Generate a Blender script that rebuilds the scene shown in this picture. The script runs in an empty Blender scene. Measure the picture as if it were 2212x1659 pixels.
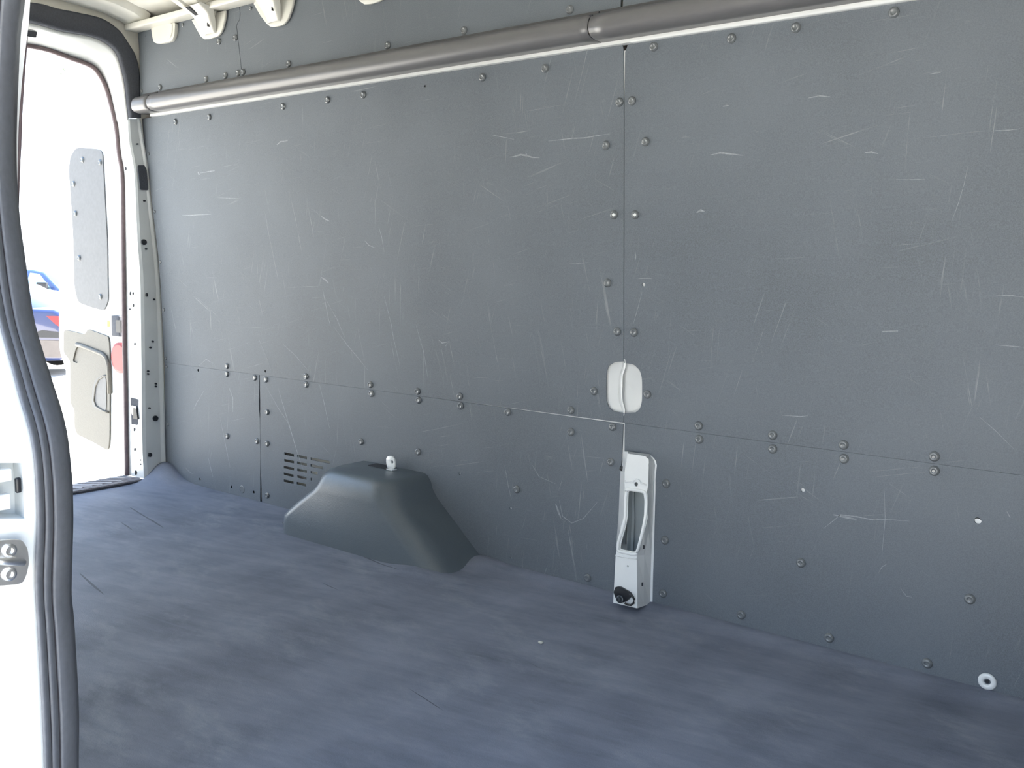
import bpy, bmesh, math, random
from mathutils import Vector, Matrix
random.seed(4)
S = bpy.context.scene
COL = S.collection

# ------------------------------------------------------------------ camera, sky, sun, exposure
F, CX, CY = 2000.0, 1106.0, 829.5
_rear = Vector((-2623, -292.5, F)).normalized()
_down = Vector((-300, 16370, F)); _down = (_down - _rear * _down.dot(_rear)).normalized()
_X = -_rear; _Z = -_down; _Y = _Z.cross(_X)              # world axes in camera terms (right, down, forward)
EYE = Vector((0, 0, .95))
cam_d = bpy.data.cameras.new('camera'); cam = bpy.data.objects.new('camera', cam_d); COL.objects.link(cam)
cam_d.sensor_width = 36; cam_d.lens = 36 * F / 2212; cam_d.clip_start = .02; cam_d.clip_end = 500
right = Vector((_X[0], _Y[0], _Z[0])); down = Vector((_X[1], _Y[1], _Z[1])); fwd = Vector((_X[2], _Y[2], _Z[2]))
M = Matrix((right, -down, -fwd)).transposed().to_4x4(); M.translation = EYE
cam.matrix_world = M
S.camera = cam
S.view_settings.view_transform = 'Standard'; S.view_settings.look = 'None'
S.view_settings.gamma = 1; S.view_settings.use_curve_mapping = False
S.view_settings.exposure = 1.8
w = bpy.data.worlds.new('sky'); S.world = w; w.use_nodes = True
nt = w.node_tree; bg = nt.nodes['Background']
tc = nt.nodes.new('ShaderNodeTexCoord'); sx = nt.nodes.new('ShaderNodeSeparateXYZ'); rp = nt.nodes.new('ShaderNodeValToRGB')
nt.links.new(tc.outputs['Generated'], sx.inputs[0]); nt.links.new(sx.outputs['Z'], rp.inputs[0]); nt.links.new(rp.outputs[0], bg.inputs[0])
rp.color_ramp.elements[0].color = (.86, .93, 1, 1); rp.color_ramp.elements[0].position = 0
rp.color_ramp.elements[1].color = (.40, .63, 1, 1); rp.color_ramp.elements[1].position = .8
bg.inputs[1].default_value = 1.1
sun_d = bpy.data.lights.new('sun', 'SUN'); sun = bpy.data.objects.new('sun', sun_d); COL.objects.link(sun)
sun_d.energy = 13; sun_d.angle = .009; sun_d.color = (1, .95, .86)
sun.rotation_euler = Vector((.25, .62, .85)).to_track_quat('Z', 'Y').to_euler()

# ------------------------------------------------------------------ helpers
def ray(px, py):
    c = Vector(((px - CX) / F, (py - CY) / F, 1)); return Vector((c.dot(_X), c.dot(_Y), c.dot(_Z)))
def onp(px, py, P, N):
    d = ray(px, py); return EYE + d * ((Vector(P) - EYE).dot(N) / d.dot(N))
def onY(px, py, y): return onp(px, py, (0, y, 0), Vector((0, 1, 0)))
def onX(px, py, x): return onp(px, py, (x, 0, 0), Vector((1, 0, 0)))
def onZ(px, py, z): return onp(px, py, (0, 0, z), Vector((0, 0, 1)))

def mat(name, col, rough=.5, metal=0., noise=0., scale=30., bump=0., coat=0., spec=.5, stretch=(1, 1, 1)):
    m = bpy.data.materials.new(name); m.use_nodes = True; n = m.node_tree; b = n.nodes['Principled BSDF']
    b.inputs['Roughness'].default_value = rough; b.inputs['Metallic'].default_value = metal
    b.inputs['Coat Weight'].default_value = coat; b.inputs['Specular IOR Level'].default_value = spec
    t = n.nodes.new('ShaderNodeTexCoord'); mp = n.nodes.new('ShaderNodeMapping'); mp.inputs['Scale'].default_value = stretch
    no = n.nodes.new('ShaderNodeTexNoise'); no.inputs['Scale'].default_value = scale; no.inputs['Detail'].default_value = 6
    cr = n.nodes.new('ShaderNodeValToRGB')
    cr.color_ramp.elements[0].position = .3; cr.color_ramp.elements[1].position = .7
    cr.color_ramp.elements[0].color = [c * (1 - noise) for c in col] + [1]
    cr.color_ramp.elements[1].color = [min(1, c * (1 + noise)) for c in col] + [1]
    n.links.new(t.outputs['Object'], mp.inputs[0]); n.links.new(mp.outputs[0], no.inputs[0])
    n.links.new(no.outputs[0], cr.inputs[0]); n.links.new(cr.outputs[0], b.inputs['Base Color'])
    if bump:
        bp = n.nodes.new('ShaderNodeBump'); bp.inputs['Strength'].default_value = bump; bp.inputs['Distance'].default_value = .002
        n.links.new(no.outputs[0], bp.inputs['Height']); n.links.new(bp.outputs[0], b.inputs['Normal'])
    return m

class G:                                   # small node builder
    def __init__(s, m): s.n = m.node_tree
    def node(s, t, **k):
        o = s.n.nodes.new('ShaderNode' + t)
        for a, v in k.items(): setattr(o, a, v)
        return o
    def link(s, a, b): s.n.links.new(a, b)
    def noise(s, co, scale, detail=4, rough=.5, stretch=(1, 1, 1), rot=(0, 0, 0), loc=(0, 0, 0)):
        mp = s.node('Mapping'); mp.inputs['Scale'].default_value = stretch; mp.inputs['Location'].default_value = loc
        r = s.node('Mapping'); r.inputs['Rotation'].default_value = rot
        s.link(co, r.inputs[0]); s.link(r.outputs[0], mp.inputs[0])
        no = s.node('TexNoise'); no.inputs['Scale'].default_value = scale; no.inputs['Detail'].default_value = detail
        no.inputs['Roughness'].default_value = rough; s.link(mp.outputs[0], no.inputs[0]); return no.outputs[0]
    def ramp(s, v, a, b, ca=0., cb=1.):
        r = s.node('MapRange'); r.inputs[1].default_value = a; r.inputs[2].default_value = b
        r.inputs[3].default_value = ca; r.inputs[4].default_value = cb; s.link(v, r.inputs[0]); return r.outputs[0]
    def math(s, op, a, b):
        m = s.node('Math', operation=op)
        for i, v in enumerate((a, b)):
            if isinstance(v, (int, float)): m.inputs[i].default_value = v
            else: s.link(v, m.inputs[i])
        return m.outputs[0]
    def mix(s, f, a, b):
        m = s.node('Mix', data_type='RGBA')
        if isinstance(f, float): m.inputs[0].default_value = f
        else: s.link(f, m.inputs[0])
        for i, v in ((6, a), (7, b)):
            if isinstance(v, tuple): m.inputs[i].default_value = v + (1,)
            else: s.link(v, m.inputs[i])
        return m.outputs[2]

def panel_mat(name, base, seed, wear=.6, gate0=.5):
    m = bpy.data.materials.new(name); m.use_nodes = True; g = G(m); b = m.node_tree.nodes['Principled BSDF']
    co = g.node('TexCoord').outputs['Object']
    big = g.noise(co, 2.2, 3, .5, loc=(seed, 0, seed))
    fine = g.noise(co, 420, 2, .6)
    c = g.mix(g.ramp(big, .3, .7), tuple(v * .86 for v in base), tuple(v * 1.15 for v in base))
    c = g.mix(g.ramp(fine, .35, .65, 0, .6), c, tuple(v * 1.5 for v in base))
    # fine scratches in several directions, gated by patches
    sc = None
    for k, (ang, st, th) in enumerate([(.25, 90, .705), (-.5, 70, .715), (1.25, 80, .685), (-1.35, 60, .69), (1.5, 75, .69), (.05, 100, .71)]):
        s1 = g.noise(co, 1.6, 5, .62, stretch=(2.2, 1, st), rot=(0, ang, 0), loc=(seed * 3 + k * 7, k, seed))
        s2 = g.ramp(s1, th - .05, th + .015)
        gate = g.ramp(g.noise(co, 2.6, 3, .55, loc=(k * 5 + seed, 3, 1)), gate0, gate0 + .14)
        v = g.math('MULTIPLY', s2, gate)
        sc = v if sc is None else g.math('MAXIMUM', sc, v)
    # chalky smudges
    sm = g.ramp(g.noise(co, 9, 7, .7, stretch=(1, 1, 2.3), loc=(seed, 9, 2)), .66, .78, 0, .45)
    sc = g.math('MAXIMUM', g.math('MULTIPLY', sc, wear), sm)
    c = g.mix(sc, c, (.27, .285, .285))
    g.link(c, b.inputs['Base Color'])
    b.inputs['Roughness'].default_value = .58; b.inputs['Specular IOR Level'].default_value = .4
    bp = g.node('Bump'); bp.inputs['Strength'].default_value = .25; bp.inputs['Distance'].default_value = .0006
    g.link(fine, bp.inputs['Height'])
    bp2 = g.node('Bump'); bp2.inputs['Strength'].default_value = .5; bp2.inputs['Distance'].default_value = .012
    g.link(g.noise(co, 1.6, 1, .4, loc=(seed, 1, 5)), bp2.inputs['Height']); g.link(bp.outputs[0], bp2.inputs['Normal'])
    g.link(bp2.outputs[0], b.inputs['Normal'])
    return m

def floor_mat():
    m = bpy.data.materials.new('rubber_floor'); m.use_nodes = True; g = G(m); b = m.node_tree.nodes['Principled BSDF']
    co = g.node('TexCoord').outputs['Object']
    A, B = (.098, .110, .143), (.245, .258, .315)
    n1 = g.noise(co, 2.0, 7, .62, stretch=(.8, 2.6, 1), rot=(0, 0, .12))
    n2 = g.noise(co, 4.5, 8, .68, stretch=(.7, 4.0, 1), rot=(0, 0, -.25), loc=(4, 2, 0))
    n3 = g.noise(co, 1.5, 3, .5, stretch=(3.2, .5, 1), rot=(0, 0, .1), loc=(8, 2, 0))
    n4 = g.noise(co, 11, 9, .75, stretch=(.6, 2.2, 1), rot=(0, 0, -.1), loc=(1, 2, 0))
    s = g.math('ADD', g.math('ADD', g.math('MULTIPLY', n1, .40), g.math('MULTIPLY', n4, .28)), g.math('ADD', g.math('MULTIPLY', n2, .32), g.math('MULTIPLY', n3, .42)))
    c = g.mix(g.ramp(s, .56, .88), A, B)
    chalk = g.math('MULTIPLY', g.ramp(g.noise(co, 3.2, 8, .7, stretch=(.8, 1.7, 1), rot=(0, 0, .5), loc=(3, 7, 0)),   .52, .66, 0, .8), g.ramp(n4, .35, .6))
    c = g.mix(chalk, c, (.26, .275, .31))
    lines = g.ramp(g.noise(co, 2.2, 4, .6, stretch=(.35, 22, 1), rot=(0, 0, -.1), loc=(2, 5, 0)), .6, .72, 0, .35)
    c = g.mix(lines, c, (.2, .23, .29))
    cuts = g.ramp(g.noise(co, 1.2, 2, .4, stretch=(.9, 34, 1), rot=(0, 0, .22), loc=(12, 5, 0)), .745, .755, 0, .8)
    c = g.mix(cuts, c, (.015, .018, .025))
    fine = g.noise(co, 300, 3, .7)
    c = g.mix(g.ramp(fine, .35, .65, 0, .35), c, (.17, .19, .24))
    g.link(c, b.inputs['Base Color']); b.inputs['Roughness'].default_value = .62; b.inputs['Specular IOR Level'].default_value = .4
    bp = g.node('Bump'); bp.inputs['Strength'].default_value = .6; bp.inputs['Distance'].default_value = .0012
    g.link(fine, bp.inputs['Height']); g.link(bp.outputs[0], b.inputs['Normal'])
    return m

PANEL = (.106, .120, .135)
M_PA = panel_mat('liner_panel_a', PANEL, 1.3, .62, .46); M_PB = panel_mat('liner_panel_b', PANEL, 6.7, .65, .47); M_PC = panel_mat('liner_panel_c', PANEL, 11.1)
M_FLOOR = floor_mat()
M_WHITE = mat('white_body_paint', (.74, .75, .74), .28, noise=.03, scale=8, coat=.5)
M_PRIMER = mat('inner_white_paint', (.80, .785, .72), .38, noise=.05, scale=10, coat=.2)  # white paint with the cream of warm bounce light mixed into the colour
M_BOW = mat('inner_white_dimmed', (.66, .645, .585), .38, noise=.05, scale=10, coat=.2)  # same inner white, darkened to offset the stronger light on the bows
M_GREY = mat('pillar_shade_grey', (.62, .645, .65), .32, noise=.03, scale=10, coat=.3)  # white pillar metal with the shade of its front face put into the colour
M_RAIL = mat('smooth_grey_plastic', (.125, .122, .125), .32, noise=.06, scale=14, bump=.1, stretch=(1, 5, 5), spec=.7)
M_ARCH = mat('arch_plastic', (.085, .105, .12), .32, noise=.05, scale=220, bump=.2, spec=.8)
M_SEAL = mat('rubber_seal', (.13, .135, .15), .5, noise=.1, scale=90, bump=.2)
M_SEALD = mat('rubber_groove', (.045, .04, .045), .7, noise=.15, scale=90)
M_COVER = mat('dark_foam_cover', (.055, .06, .075), .75, noise=.15, scale=160, bump=.4)
M_WSTRIP = mat('weatherstrip', (.16, .12, .125), .55, noise=.12, scale=60)
M_RIVET = mat('fastener_plastic', (.135, .145, .15), .22, noise=.1, scale=200, spec=.8)
M_BLACK = mat('black_plastic', (.012, .013, .016), .4, noise=.2, scale=80)
M_DARK = mat('dark_opening', (.02, .022, .028), .8, noise=.2, scale=30)
M_CHROME = mat('bare_metal', (.86, .84, .82), .3, metal=1., noise=.06, scale=30)
M_DPANEL = mat('door_liner', (.12, .122, .125), .5, noise=.08, scale=60, bump=.2)
M_DTRIM = mat('door_trim_plastic', (.115, .108, .092), .5, noise=.08, scale=160, bump=.3)
M_RED = mat('red_reflector', (.22, .006, .010), .35, noise=.1, scale=60)
M_YEL = mat('yellow_sticker', (.75, .7, .05), .5, noise=.05, scale=40)
M_LOT = mat('sunlit_concrete', (.66, .63, .57), .85, noise=.08, scale=3)
M_BLUE = mat('blue_car_paint', (.012, .018, .07), .12, noise=.05, scale=3, coat=1.)
M_PUBLUE = mat('pale_blue_truck_paint', (.03, .055, .15), .25, noise=.05, scale=3, coat=1.)
M_CARW = mat('white_car_paint', (.82, .83, .85), .2, noise=.02, scale=3, coat=1.)
M_GLASS = mat('car_glass', (.45, .62, .66), .04, metal=.85, noise=.05, scale=4)
M_TYRE = mat('tyre_rubber', (.02, .02, .02), .7, noise=.2, scale=40)
M_LEAF = mat('leaf', (.06, .09, .05), .7, noise=.3, scale=20)

def tag(o, label=None, cat=None, group=None, kind=None):
    for k, v in (('label', label), ('category', cat), ('group', group), ('kind', kind)):
        if v: o[k] = v
    return o
def empty(name, loc):
    o = bpy.data.objects.new(name, None); o.location = loc; o.empty_display_size = .05; COL.objects.link(o); return o
def link_mesh(name, me, material, parent=None, smooth=False):
    o = bpy.data.objects.new(name, me); COL.objects.link(o)
    if material: me.materials.append(material)
    if smooth:
        for p in me.polygons: p.use_smooth = True
    if parent:
        o.parent = parent; o.matrix_parent_inverse = Matrix.Translation(-Vector(parent.location))
    return o
def mesh(name, vs, fs, material, parent=None, smooth=False):
    me = bpy.data.meshes.new(name); me.from_pydata([tuple(v) for v in vs], [], fs); me.validate(); me.update()
    bm = bmesh.new(); bm.from_mesh(me); bmesh.ops.recalc_face_normals(bm, faces=bm.faces); bm.to_mesh(me); bm.free()
    return link_mesh(name, me, material, parent, smooth)
class MB:
    def __init__(s): s.v = []; s.f = []
    def add(s, vs, fs):
        o = len(s.v); s.v += [Vector(v) for v in vs]; s.f += [tuple(i + o for i in f) for f in fs]
    def box(s, a, b):
        (x0, y0, z0), (x1, y1, z1) = a, b
        s.add([(x, y, z) for x in (x0, x1) for y in (y0, y1) for z in (z0, z1)],
              [(0, 1, 3, 2), (4, 6, 7, 5), (0, 4, 5, 1), (2, 3, 7, 6), (0, 2, 6, 4), (1, 5, 7, 3)])
    def obox(s, c, ax, ay, az):             # centre and three half axes
        c, ax, ay, az = map(Vector, (c, ax, ay, az))
        s.add([c + ax * i + ay * j + az * k for i in (-1, 1) for j in (-1, 1) for k in (-1, 1)],
              [(0, 1, 3, 2), (4, 6, 7, 5), (0, 4, 5, 1), (2, 3, 7, 6), (0, 2, 6, 4), (1, 5, 7, 3)])
    def tube(s, pts, r, seg=10, closed=False):
        pts = [Vector(p) for p in pts]; n = len(pts); rings = []
        up = Vector((.31, .17, .93))
        for i, p in enumerate(pts):
            t = ((pts[(i + 1) % n] if closed or i < n - 1 else p) - (pts[i - 1] if closed or i > 0 else p)).normalized()
            a = t.cross(up).normalized(); b = t.cross(a)
            rings.append([p + (a * math.cos(q) + b * math.sin(q)) * r for q in [k * math.tau / seg for k in range(seg)]])
        vs = [v for r_ in rings for v in r_]; fs = []
        for i in range(n if closed else n - 1):
            for k in range(seg):
                a, b = i * seg, ((i + 1) % n) * seg
                fs.append((a + k, a + (k + 1) % seg, b + (k + 1) % seg, b + k))
        if not closed: fs += [tuple(range(seg))[::-1], tuple((n - 1) * seg + k for k in range(seg))]
        s.add(vs, fs)
    def lathe(s, c, n, prof, seg=16):        # prof: (radius, height along n)
        c = Vector(c); n = Vector(n).normalized(); a = n.orthogonal().normalized(); b = n.cross(a)
        vs = [c + (a * math.cos(q) + b * math.sin(q)) * r + n * h for r, h in prof for q in [k * math.tau / seg for k in range(seg)]]
        fs = [(i * seg + k, i * seg + (k + 1) % seg, (i + 1) * seg + (k + 1) % seg, (i + 1) * seg + k)
              for i in range(len(prof) - 1) for k in range(seg)]
        fs += [tuple(range(seg))[::-1], tuple((len(prof) - 1) * seg + k for k in range(seg))]
        s.add(vs, fs)
    def build(s, name, material, parent=None, smooth=False): return mesh(name, s.v, s.f, material, parent, smooth)
def bevel(o, w_, seg=3, angle=35):
    m = o.modifiers.new('bevel', 'BEVEL'); m.width = w_; m.segments = seg; m.limit_method = 'ANGLE'; m.angle_limit = math.radians(angle)
    for p in o.data.polygons: p.use_smooth = True
    return o
def solid(o, t, off=-1):
    m = o.modifiers.new('solidify', 'SOLIDIFY'); m.thickness = t; m.offset = off; return o

class Plane:
    def __init__(s, O, A, B, N): s.O, s.A, s.B, s.N = Vector(O), Vector(A).normalized(), Vector(B).normalized(), Vector(N).normalized()
    def at(s, a, b, d=0): return s.O + s.A * a + s.B * b + s.N * d
    def uv(s, px, py):
        p = onp(px, py, s.O, s.N) - s.O; return (p.dot(s.A), p.dot(s.B))
    def p3(s, px, py, d=0): return onp(px, py, s.O + s.N * d, s.N)
    def off(s, d): return Plane(s.O + s.N * d, s.A, s.B, s.N)
def plate(name, pl, outline, holes, th, material, parent=None):
    """flat sheet with real openings; its front face lies on the plane"""
    cu = bpy.data.curves.new('c', 'CURVE'); cu.dimensions = '2D'; cu.fill_mode = 'BOTH'; cu.extrude = th / 2
    for lp in [outline] + list(holes):
        sp = cu.splines.new('POLY'); sp.points.add(len(lp) - 1); sp.use_cyclic_u = True
        for i, (a, b) in enumerate(lp): sp.points[i].co = (a, b, 0, 1)
    ob = bpy.data.objects.new('c', cu); COL.objects.link(ob); bpy.context.view_layer.update()
    dg = bpy.context.evaluated_depsgraph_get(); me = bpy.data.meshes.new_from_object(ob.evaluated_get(dg))
    bpy.data.objects.remove(ob); bpy.data.curves.remove(cu)
    for v in me.vertices: v.co = pl.at(v.co.x, v.co.y, v.co.z - th / 2)
    bm = bmesh.new(); bm.from_mesh(me); bmesh.ops.remove_doubles(bm, verts=bm.verts, dist=1e-6)
    bmesh.ops.recalc_face_normals(bm, faces=bm.faces); bm.to_mesh(me); bm.free()
    me.materials.clear(); me.name = name
    return link_mesh(name, me, material, parent)
def circ(c, r, n=14, ry=None): return [(c[0] + r * math.cos(k * math.tau / n), c[1] + (ry or r) * math.sin(k * math.tau / n)) for k in range(n)]
def smooth_poly(pts, rad=.25, n=4):         # round the corners of a 2D polygon
    out = []; m = len(pts)
    for i in range(m):
        p, a, b = Vector(pts[i]), Vector(pts[i - 1]), Vector(pts[(i + 1) % m])
        s, e = p.lerp(a, rad), p.lerp(b, rad)
        for k in range(n + 1):
            t = k / n; q = s.lerp(p, t).lerp(p.lerp(e, t), t); out.append((q.x, q.y))
    return out
def grid(name, rows, material, parent=None, smooth=True, skip=()):
    n = len(rows[0]); vs = [p for r in rows for p in r]
    fs = [(i * n + k, i * n + k + 1, (i + 1) * n + k + 1, (i + 1) * n + k) for i in range(len(rows) - 1) for k in range(n - 1) if (i, k) not in skip]
    return mesh(name, vs, fs, material, parent, smooth)
def interp(tab, y):
    if y <= tab[0][0]: (a, p), (b, q) = tab[0], tab[1]
    elif y >= tab[-1][0]: (a, p), (b, q) = tab[-2], tab[-1]
    else:
        for i in range(len(tab) - 1):
            if tab[i][0] <= y <= tab[i + 1][0]: break
        # smooth (Catmull-Rom) inside the table
        (a, p), (b, q) = tab[i], tab[i + 1]
        t = (y - a) / (b - a)
        m0 = (q - tab[i - 1][1]) / (b - tab[i - 1][0]) if i else (q - p) / (b - a)
        m1 = (tab[i + 2][1] - p) / (tab[i + 2][0] - a) if i + 2 < len(tab) else (q - p) / (b - a)
        h = b - a
        return ((2*t**3-3*t*t+1)*p + (t**3-2*t*t+t)*h*m0 + (-2*t**3+3*t*t)*q + (t**3-t*t)*h*m1)
    return p + (q - p) * (y - a) / (b - a)
def resample(pts, n):
    pts = [Vector(p) for p in pts]; L = [0]
    for i in range(1, len(pts)): L.append(L[-1] + (pts[i] - pts[i - 1]).length)
    T = [(L[i], i) for i in range(len(pts))]; out = []
    for k in range(n):
        s = L[-1] * k / (n - 1)
        out.append(Vector([interp([(L[i], pts[i][c]) for i in range(len(pts))], s) for c in range(len(pts[0]))]))
    return out

# ------------------------------------------------------------------ the van shell
ZF = -.02                                  # cargo floor level
YW = 2.34
def mir(p): return Vector((p[0], 2.94 - p[1], p[2]))
# floor mat, curling up in the rear corner
rows = []
nx, ny = 110, 50
for i in range(nx + 1):
    x = -3.78 + (1.6 + 3.78) * (i / nx) ** 1.3
    r = []
    for j in range(ny + 1):
        y = .58 + (YW + .012 - .58) * (1 - (1 - j / ny) ** 1.8)
        z = ZF + .075 * math.exp(-((x + 3.76) / .10) ** 2 - ((y - 2.32) / .075) ** 2)
        z += .012 * math.exp(-((y - YW) / .05) ** 2) * (1 if x > -2.0 else .3)
        z += .018 * math.exp(-((x + 1.99) / .09) ** 2 - ((y - 2.11) / .05) ** 2)
        z += .020 * math.exp(-((x + 1.88) / .05) ** 2 - ((y - 2.30) / .05) ** 2)
        z += .006 * math.exp(-((x + 2.02 + .05 * (y - 2)) / .07) ** 2) * min(1, max(0, (2.2 - y) * 4)) + .004 * math.exp(-((x + 1.05) / .08) ** 2) * min(1, max(0, (2.2 - y) * 4))
        r.append((x, y, z))
    rows.append(r)
fl = grid('floor', rows, M_FLOOR); tag(fl, kind='structure'); solid(fl, .012, -1)
b = MB(); b.box((-3.92, .56, -.12), (1.65, 2.42, -.05)); tag(b.build('trim_2', M_PRIMER), kind='structure')

# outer skin of the far side, behind the liner
b = MB(); b.box((-3.80, 2.405, -.12), (1.65, 2.42, 1.98)); tag(b.build('wall_left', M_PRIMER), kind='structure')
# ceiling skin
cp = [(2.41, 1.97), (2.30, 1.975), (2.20, 1.995), (2.05, 2.035), (1.8, 2.06), (1.47, 2.07)]
cp = cp + [(2.94 - y, z) for y, z in cp[-2::-1]]
rows = []
for i in range(60):
    x = -3.80 + 5.45 * i / 59
    rows.append([(x, y, z + .004 * math.sin(x * 9) * (1 if abs(y - 1.47) < .7 else 0)) for y, z in cp])
ce = grid('ceiling', rows, M_PRIMER); tag(ce, kind='structure'); solid(ce, .01, 1)
b = MB(); b.box((1.62, .5, -.1), (1.66, 2.44, 2.1)); tag(b.build('wall_front_light_block', M_PRIMER), kind='structure')  # unseen end wall, closed fully to keep light off the upper right

# ------------------------------------------------------------------ near pillar of the side door: curves in the photograph
RT = [(-60, 45), (0, 40), (50, 34), (100, 30), (150, 27), (200, 24.5), (250, 23), (300, 22), (350, 22.5), (400, 24.5), (450, 28), (500, 33.5), (560, 42), (620, 50),
      (700, 63), (760, 80), (840, 105), (900, 124), (950, 135), (1000, 141), (1060, 146), (1140, 147.5), (1200, 146), (1300, 144), (1350, 149), (1450, 155), (1550, 160), (1659, 160), (1760, 160)]
LT = [(-60, -45), (0, -42), (300, -46), (450, -34), (560, -24), (640, -12), (697, 0), (791, 26), (860, 44), (912, 60), (957, 70), (1003, 76), (1075, 80), (1140, 81),
      (1250, 77), (1349, 82), (1472, 89), (1595, 95), (1659, 97), (1760, 99)]
SP = [(0, -.004, 0), (.02, .006, 0), (.08, .009, 0), (.16, .008, 0), (.185, .001, 1), (.285, .001, 1), (.305, .007, 0), (.36, .008, 0), (.42, .007, 0), (.445, -.001, 1), (.565, -.001, 1),
      (.59, .006, 0), (.65, .008, 0), (.8, .008, 0), (.95, .006, 0), (1.0, -.004, 0), (1.03, -.03, 0)]
nrm = Vector((.83, -.55, 0)).normalized()
pil = empty('sliding_door_pillar', (-1.26, .60, ZF))
tag(pil, 'white painted pillar at the left edge with a curved ribbed grey rubber seal', 'pillar')
ys = [-60 + 20 * k for k in range(92)]
rows, base = [], []
for y in ys:
    xl, xr = interp(LT, y), interp(RT, y); r = []
    for t, h, _ in SP:
        r.append(onY(xl + (xr - xl) * t, y, .56 + .06 * t) + nrm * h)
    rows.append(r); base.append(r)
n = len(SP)
seal = grid('ribbed_seal', rows, M_SEAL, pil)
seal.data.materials.append(M_SEALD)
for i, p in enumerate(seal.data.polygons):
    if (i % (n - 1)) in (4, 9): p.material_index = 1
solid(seal, .004, 0)
# jamb outside the seal
rows, skip = [], []
for i, y in enumerate(ys):
    p0 = base[i][0] - nrm * .003; d = Vector((.02, -.14, 0)).normalized(); nn = Vector((d.y, -d.x, 0))
    r = [p0]
    for k in (28, 95):
        r.append(onp(interp(LT, y) - k, y, p0, nn) if y > 900 else p0 + d * (.0011 * k))
    r.append(p0 + d * .2); r.append(p0 + Vector((-.05, -.22, 0)))
    rows.append(r)
    if 1000 <= y < 1110: skip.append((i, 1))
jamb = grid('jamb', rows, M_WHITE, pil, smooth=False, skip=skip); solid(jamb, .002, 0)
# latch pocket in the jamb
iy = [i for i, y in enumerate(ys) if 1000 <= y <= 1120]
pk = [[rows[i][1], rows[i][1] + Vector((-.035, .004, 0)), rows[i][2] + Vector((-.035, .004, 0)), rows[i][2]] for i in iy]
po = grid('latch_pocket', [[p[1]] * 4 and [p[0], p[0].lerp(p[1], .5), p[1].lerp(p[2], .5), p[3]] for p in pk][:1] + pk + [[p[0], p[0], p[3], p[3]] for p in pk][-1:], M_GREY, pil, smooth=False)
c0 = onX(8, 1026, -1.215); b = MB(); b.obox(c0, (.006, 0, 0), (0, .008, 0), (0, 0, .008)); c0 = onX(-2, 1085, -1.215); b.obox(c0, (.006, 0, 0), (0, .012, 0), (0, 0, .010))
bevel(b.build('latch_block', M_WHITE, po), .002)
b = MB(); b.obox(onX(39, 1048, -1.212), (.003, 0, 0), (0, .0035, 0), (0, 0, .010)); bevel(b.build('rubber_stop', M_BLACK, po), .002)
# striker plate: rounded plate, two bolts, a loop
PJ = Plane(onX(60, 1210, -1.192), (.0, -1, 0), (0, 0, 1), (1, .0, 0))
st = plate('striker_plate', PJ, smooth_poly([PJ.uv(-45, 1172), PJ.uv(46, 1164), PJ.uv(60, 1185), PJ.uv(63, 1215), PJ.uv(58, 1240), PJ.uv(48, 1262), PJ.uv(-45, 1268)], .3), [], .006, M_CHROME, pil)
for q in ((20, 1189), (20, 1240)):
    b = MB(); b.lathe(PJ.p3(*q), (1, 0, 0), [(.0085, 0), (.0085, .003), (.006, .004), (.004, .004), (.0038, .001)], 18); b.build('bolt', M_CHROME, st)
b = MB(); b.tube([PJ.p3(-40, 1210, .0), PJ.p3(-30, 1210, .012), PJ.p3(10, 1212, .016), PJ.p3(38, 1214, .012), PJ.p3(48, 1215, .0)], .005); b.build('striker_bar', M_CHROME, st, True)
# white inner flange and its dull edge strip
XP = [(-60, 70), (0, 65.5), (50, 62), (100, 56), (150, 50), (200, 45.5), (250, 41.5), (300, 39.5), (350, 38.5), (400, 38), (450, 37.5), (500, 38.5)]
PW = [(-60, 1), (0, 1), (90, 2), (110, 3.5), (150, 5), (200, 6), (250, 7), (300, 7.5), (350, 6), (400, 4.5), (450, 3.5), (500, .5)]
yy = [-60 + 20 * k for k in range(29)]
grid('inner_flange', [[onY(interp(RT, y) - 3, y, .628), onY(max(interp(XP, y), interp(RT, y) - 2), y, .645)] for y in yy], M_WHITE, pil)
grid('edge_strip', [[onY(interp(XP, y), y, .645), onY(interp(XP, y) + interp(PW, y) * .5, y, .652), onY(interp(XP, y) + interp(PW, y), y, .648)] for y in yy if y >= 80], M_WSTRIP, pil)
# side wall behind the pillar; unseen lintel and front part drawn in to cut light
inner = [onY(interp(RT, y) - 6, y, .60) for y in range(-60, 1700, 80)]
WR = Plane((0, .585, 0), (1, 0, 0), (0, 0, 1), (0, 1, 0))
out = [(p.x - .06, p.z) for p in inner if -.1 < p.z < 1.7]
out = [(out[0][0], 1.72)] + out + [(out[-1][0], -.12), (-3.80, -.12), (-3.80, 2.0), (1.65, 2.0), (1.65, -.12), (.12, -.12), (.12, 1.42), (.02, 1.50), (-1.12, 1.52), (-1.26, 1.66)]
tag(plate('wall_right', WR, out, [], .05, M_PRIMER), kind='structure')

# ------------------------------------------------------------------ rear opening
A = [(58, 6), (90, 11), (116, 19), (166, 29), (217, 42), (253, 67), (275, 98), (289, 123), (297, 163), (298.5, 208), (300, 256)]
Bc = [(52, 47), (90, 56), (127, 67), (199, 81), (231, 96), (250, 116), (260, 145), (268, 181), (273, 226), (277, 256)]
Ct = [(45, 97), (57, 99), (101, 108), (154, 127), (199, 145), (217, 166), (230, 193), (242, 235), (249, 265)]
P_ = [(300, 256), (307, 300), (315, 349), (324, 436), (338, 553), (344, 632), (349, 741), (352, 849), (356, 1006), (357, 1030)]
Q_ = [(277, 256), (279, 300), (291, 372), (298, 517), (304, 598), (306, 705), (307, 813), (308, 930), (310, 990), (313, 1034)]
C_ = [(249, 265), (253, 289), (257, 333), (264, 372), (266, 463), (267, 571), (268, 668), (269, 759), (271, 831), (273, 967), (274, 1026)]
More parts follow.
